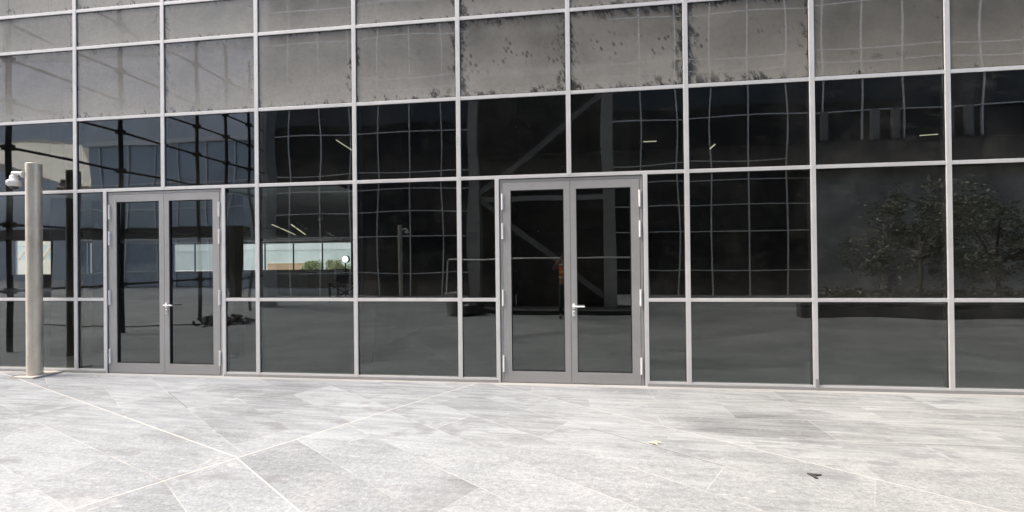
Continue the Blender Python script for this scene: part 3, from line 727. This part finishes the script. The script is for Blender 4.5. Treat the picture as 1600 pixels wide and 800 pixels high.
def tree(x, y, h, spread, seed, label, group, z0=0.3, n=26, size=0.08, clump=0.5, lm=None):
    rnd = random.Random(seed); t = thing('tree', label, 'tree', (x, y, z0), group)
    bm = bmesh.new(); base = Vector((x, y, z0)); fork = base + Vector((rnd.uniform(-.1, .1), rnd.uniform(-.1, .1), h * 0.42))
    tube(bm, [base, base.lerp(fork, 0.5) + Vector((0.04, 0.02, 0)), fork], [0.055, 0.045, 0.035], 9)
    cb_ = bmesh.new()
    for q in range(n):
        an = rnd.uniform(0, 6.283); rr_ = spread * math.sqrt(rnd.random()); zt = h * rnd.uniform(0.26, 1.0) - rr_ * 0.25 * rnd.random()
        tip = Vector((x + rr_ * math.cos(an), y + rr_ * math.sin(an), z0 + zt))
        if q < 11: tube(bm, [fork - Vector((0, 0, rnd.uniform(0, h * .12))), fork.lerp(tip, 0.5) + Vector((0, 0, 0.1)), tip], [0.035, 0.022, 0.008], 6)
        leaves(cb_, tip, clump * rnd.uniform(0.6, 1.1), rnd.randint(90, 170), size, rnd)
    obj('trunk', bm, BARK, t)
    lm = lm or LEAFM
    c = obj('crown', cb_, lm[0], t); c.data.materials.append(lm[1]); c.data.materials.append(lm[2])
G_T = 'trees in the planter'
tree(9.9, -8.0, 3.3, 1.75, 11, 'leafy tree mirrored in the wide pane second from the right edge', G_T, n=58, size=0.05, clump=0.40)
tree(12.4, -8.6, 3.1, 1.7, 12, 'leafy tree mirrored beside the rightmost mullion', G_T, n=58, size=0.05, clump=0.40)
tree(14.6, -8.0, 2.9, 1.4, 13, 'leafy tree mirrored at the right edge of the photo', G_T, n=58, size=0.05, clump=0.40)
bm = bmesh.new(); rnd = random.Random(5)
for q in range(110):
    leaves(bm, Vector((rnd.uniform(6.6, 18), rnd.uniform(-7.6, -6.9), rnd.uniform(0.4, 0.62))), 0.17, 22, 0.07, rnd)
uc = obj('groundcover', bm, LEAFM[0]); uc.data.materials.append(LEAFM[1]); uc.data.materials.append(LEAFM[2]); tag(uc, 'low leafy ground cover in the planter', 'ground cover', kind='stuff')

# seen through the building, beyond its rear windows
ob = thing('hazy_office_block', 'pale blue green office block seen far behind through the rear windows', 'building', (-40, 70, 0))
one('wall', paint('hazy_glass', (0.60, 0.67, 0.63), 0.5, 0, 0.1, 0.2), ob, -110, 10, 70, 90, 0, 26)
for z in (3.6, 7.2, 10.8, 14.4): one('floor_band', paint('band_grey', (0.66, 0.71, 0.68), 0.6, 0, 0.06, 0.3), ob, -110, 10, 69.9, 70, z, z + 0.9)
one('roof', CONC, ob, -110.3, 10.3, 69.7, 90.3, 26, 26.4)
wl = thing('boundary_wall', 'low sandy orange wall seen through the rear windows', 'wall', (-35, 45, 0))
one('wall_face', paint('sandy_wall', (0.50, 0.36, 0.22), 0.8, 0, 0.1, 0.5), wl, -37, -31, 45, 45.3, 0, 1.25); one('coping', CREAM, wl, -37, -31, 44.95, 45.35, 1.25, 1.35)
BRIGHT = [paint('fresh_leaf_%s' % n_, c_, 0.45, 0, 0.2, 5.0) for n_, c_ in (('mid', (0.34, 0.38, 0.20)), ('dark', (0.24, 0.28, 0.14)), ('pale', (0.48, 0.51, 0.28)))]
G_R = 'trees behind the building'
tree(-21.8, 30, 1.45, 0.9, 31, 'small bright tree seen through the rear window left of the work lamp', G_R, 0, 26, 0.11, 0.34, BRIGHT)
tree(-19.3, 30, 1.4, 0.85, 32, 'small bright tree seen through the rear window behind the work lamp', G_R, 0, 24, 0.11, 0.34, BRIGHT)
tb = thing('truss_bridge', 'cream footbridge with diagonal truss seen through the glass beside the camera pole', 'bridge', (-62, 42, 0))
one('wall', CREAM, tb, -80, -52, 42, 42.5, 0, 2.0)
bm = bmesh.new(); box(bm, -80, -52, 42, 42.4, 3.9, 4.4)
for q in range(8):
    x0 = -80 + q * 3.5; bar(bm, (x0, 42.2, 2.0), (x0 + 1.75, 42.2, 4.0), 0.3); bar(bm, (x0 + 3.5, 42.2, 2.0), (x0 + 1.75, 42.2, 4.0), 0.3)
obj('truss', bm, CREAM, tb)

# ------------------------------------------------------------------ the photographer, mirrored in the right door
def skin(name, verts, edges, radii, m, parent, sub=2):
    me = bpy.data.meshes.new(name); me.from_pydata(verts, edges, []); o = bpy.data.objects.new(name, me); C.objects.link(o)
    s = o.modifiers.new('skin', 'SKIN'); s.use_smooth_shade = True
    ly = me.skin_vertices[0] if me.skin_vertices else None
    if ly is None:
        return o
    for i, r in enumerate(radii):
        ly.data[i].radius = (r, r) if not hasattr(r, '__len__') else r
    ly.data[0].use_root = True
    if sub: ss = o.modifiers.new('sub', 'SUBSURF'); ss.levels = sub; ss.render_levels = sub
    me.materials.append(m); o.parent = parent; o.matrix_parent_inverse = Matrix.Translation(-Vector(parent.location)); return o
def skinned(name, chains, m, parent, sub=2, loc=(0, 0, 0)):
    """chains: lists of (x, y, z, r); points that coincide are shared"""
    verts, radii, edges, idx = [], [], [], {}
    for ch in chains:
        prev = None
        for x, y, z, r in ch:
            key = (round(x, 3), round(y, 3), round(z, 3))
            if key not in idx:
                idx[key] = len(verts); verts.append((x + loc[0], y + loc[1], z + loc[2])); radii.append(r)
            if prev is not None: edges.append((prev, idx[key]))
            prev = idx[key]
    me = bpy.data.meshes.new(name); me.from_pydata(verts, edges, [])
    o = bpy.data.objects.new(name, me); C.objects.link(o)
    o.modifiers.new('skin', 'SKIN').use_smooth_shade = True
    if not me.skin_vertices:
        bm_ = bmesh.new(); bm_.from_mesh(me); bm_.verts.layers.skin.verify(); bm_.to_mesh(me); bm_.free()
    for i, r in enumerate(radii):
        d = me.skin_vertices[0].data[i]; d.radius = r if hasattr(r, '__len__') else (r, r); d.use_root = (i == 0)
    if sub:
        ss = o.modifiers.new('sub', 'SUBSURF'); ss.levels = sub; ss.render_levels = sub
    me.materials.append(m); o.parent = parent
    o.matrix_parent_inverse = Matrix.Translation(-Vector(parent.location))
    return o
PX, PY = -0.01, -5.93
per = thing('person', 'person in orange safety vest and dark trousers holding up a phone, mirrored in right door', 'person', (PX, PY, 0))
SKINM = paint('skin', (0.30, 0.17, 0.11), 0.5, 0, 0.05); CLOTH = paint('dark_trousers', (0.018, 0.020, 0.028), 0.85, 0, 0.2, 20)
SHIRT = paint('maroon_shirt', (0.12, 0.045, 0.04), 0.85, 0, 0.15, 20); VEST = paint('orange_vest', (0.95, 0.17, 0.03), 0.6, 0, 0.1, 15)
REFL = paint('reflective_tape', (0.75, 0.72, 0.35), 0.4, 0, 0.08); HAIRM = paint('black_hair', (0.015, 0.012, 0.01), 0.6)
L = (PX, PY, 0)
body = [[(0, 0, 0.94, (0.125, 0.09)), (0, 0.0, 1.15, (0.125, 0.085)), (0, 0, 1.34, (0.135, 0.085)), (0, 0.01, 1.42, (0.07, 0.06)), (0, 0.02, 1.48, 0.052), (0, 0.035, 1.56, (0.070, 0.085)), (0, 0.03, 1.64, (0.066, 0.082))]]
for s in (-1, 1):
    body.append([(0, 0, 0.94, 0), (s * 0.095, 0.0, 0.86, 0.085), (s * 0.105, 0.02, 0.48, 0.056), (s * 0.11, -0.01, 0.10, 0.038), (s * 0.115, 0.11, 0.035, 0.036), (s * 0.12, 0.16, 0.03, 0.03)])
    body.append([(0, 0, 1.34, 0), (s * 0.175, 0.0, 1.37, 0.055), (s * 0.30, 0.10, 1.28, 0.043), (s * 0.20, 0.24, 1.46, 0.032), (s * 0.095, 0.305, 1.555, 0.026), (s * 0.075, 0.325, 1.585, 0.03)])
    for q, (dx, dz, ln) in enumerate(((0.0, 0.028, 0.9), (0.004, 0.010, 1.0), (0.006, -0.008, 0.95), (0.008, -0.026, 0.8))):
        body.append([(s * 0.075, 0.325, 1.585, 0), (s * (0.085 + dx), 0.350 , 1.59 + dz, 0.009), (s * (0.072 + dx), 0.350 + 0.022 * ln, 1.592 + dz, 0.0085), (s * (0.048 + dx), 0.350 + 0.022 * ln, 1.594 + dz, 0.0075)])
    body.append([(s * 0.075, 0.325, 1.585, 0), (s * 0.068, 0.318, 1.555, 0.010), (s * 0.048, 0.325, 1.548, 0.009)])
skinned('body', body, SKINM, per, 2, L)
vest = [[(0, 0, 0.96, (0.150, 0.112)), (0, 0, 1.15, (0.148, 0.106)), (0, 0, 1.33, (0.155, 0.105)), (0, 0, 1.40, (0.10, 0.085))]]
for s in (-1, 1): vest.append([(0, 0, 1.33, 0), (s * 0.16, 0.0, 1.385, 0.070)])
skinned('vest', vest, VEST, per, 2, L)
bm = bmesh.new()
for z in (1.06, 1.2):
    ringv = []
    for zz in (z, z + 0.045):
        ringv.append([bm.verts.new((PX + 0.168 * math.cos(a * math.pi / 12), PY + 0.126 * math.sin(a * math.pi / 12), zz)) for a in range(24)])
    for a in range(24): bm.faces.new((ringv[0][a], ringv[0][(a + 1) % 24], ringv[1][(a + 1) % 24], ringv[1][a]))
obj('reflective_band', bm, REFL, per)
sl2 = []
for s in (-1, 1): skinned('sleeve', [[(s * 0.15, 0.0, 1.375, 0.062), (s * 0.19, 0.01, 1.365, 0.062), (s * 0.30, 0.10, 1.28, 0.052), (s * 0.215, 0.22, 1.435, 0.042)]], SHIRT, per, 2, L)
tr = [[(0, 0, 0.95, (0.138, 0.105)), (0, 0, 0.90, (0.13, 0.10))]]
for s in (-1, 1): tr.append([(0, 0, 0.90, 0), (s * 0.095, 0, 0.82, 0.095), (s * 0.105, 0.018, 0.48, 0.072), (s * 0.11, -0.01, 0.09, 0.058)])
skinned('trousers', tr, CLOTH, per, 2, L)
for s in (-1, 1): skinned('shoe', [[(s * 0.11, -0.03, 0.05, 0.046), (s * 0.113, 0.06, 0.044, 0.044), (s * 0.12, 0.16, 0.036, 0.036)]], BLACKST, per, 2, L)
bm = bmesh.new(); bmesh.ops.create_uvsphere(bm, u_segments=20, v_segments=14, radius=1.0)
for q in bm.verts:
    x, y, z = q.co; q.co = Vector((PX + x * 0.083, PY + 0.005 + y * 0.098, 1.63 + z * 0.092))
bmesh.ops.delete(bm, geom=[q for q in bm.verts if q.co.z < 1.60 and q.co.y > PY - 0.02], context='VERTS')
obj('hair', bm, HAIRM, per, smooth=True)
bm = bmesh.new(); tube(bm, [(PX, PY + 0.10, 1.61), (PX, PY + 0.135, 1.575), (PX, PY + 0.115, 1.562)], [0.010, 0.014, 0.010], 8)
obj('nose', bm, SKINM, per)
bm = bmesh.new()
for s in (-1, 1): bmesh.ops.create_uvsphere(bm, u_segments=8, v_segments=6, radius=0.010, matrix=Matrix.Translation((PX + s * 0.032, PY + 0.105, 1.605)))
obj('eyes', bm, paint('eye', (0.5, 0.48, 0.45), 0.2), per)
ph = thing('phone', 'black phone held up in both hands by the person in the orange vest', 'phone', (PX, -5.585, 1.59))
bm = bmesh.new(); box(bm, PX - 0.078, PX + 0.078, -5.5905, -5.5825, 1.555, 1.628); obj('case', bm, BLACKST, ph, 0.003)
bm = bmesh.new(); box(bm, PX + 0.045, PX + 0.070, -5.5815, -5.5795, 1.590, 1.62); obj('camera_bump', bm, SMOKED, ph)
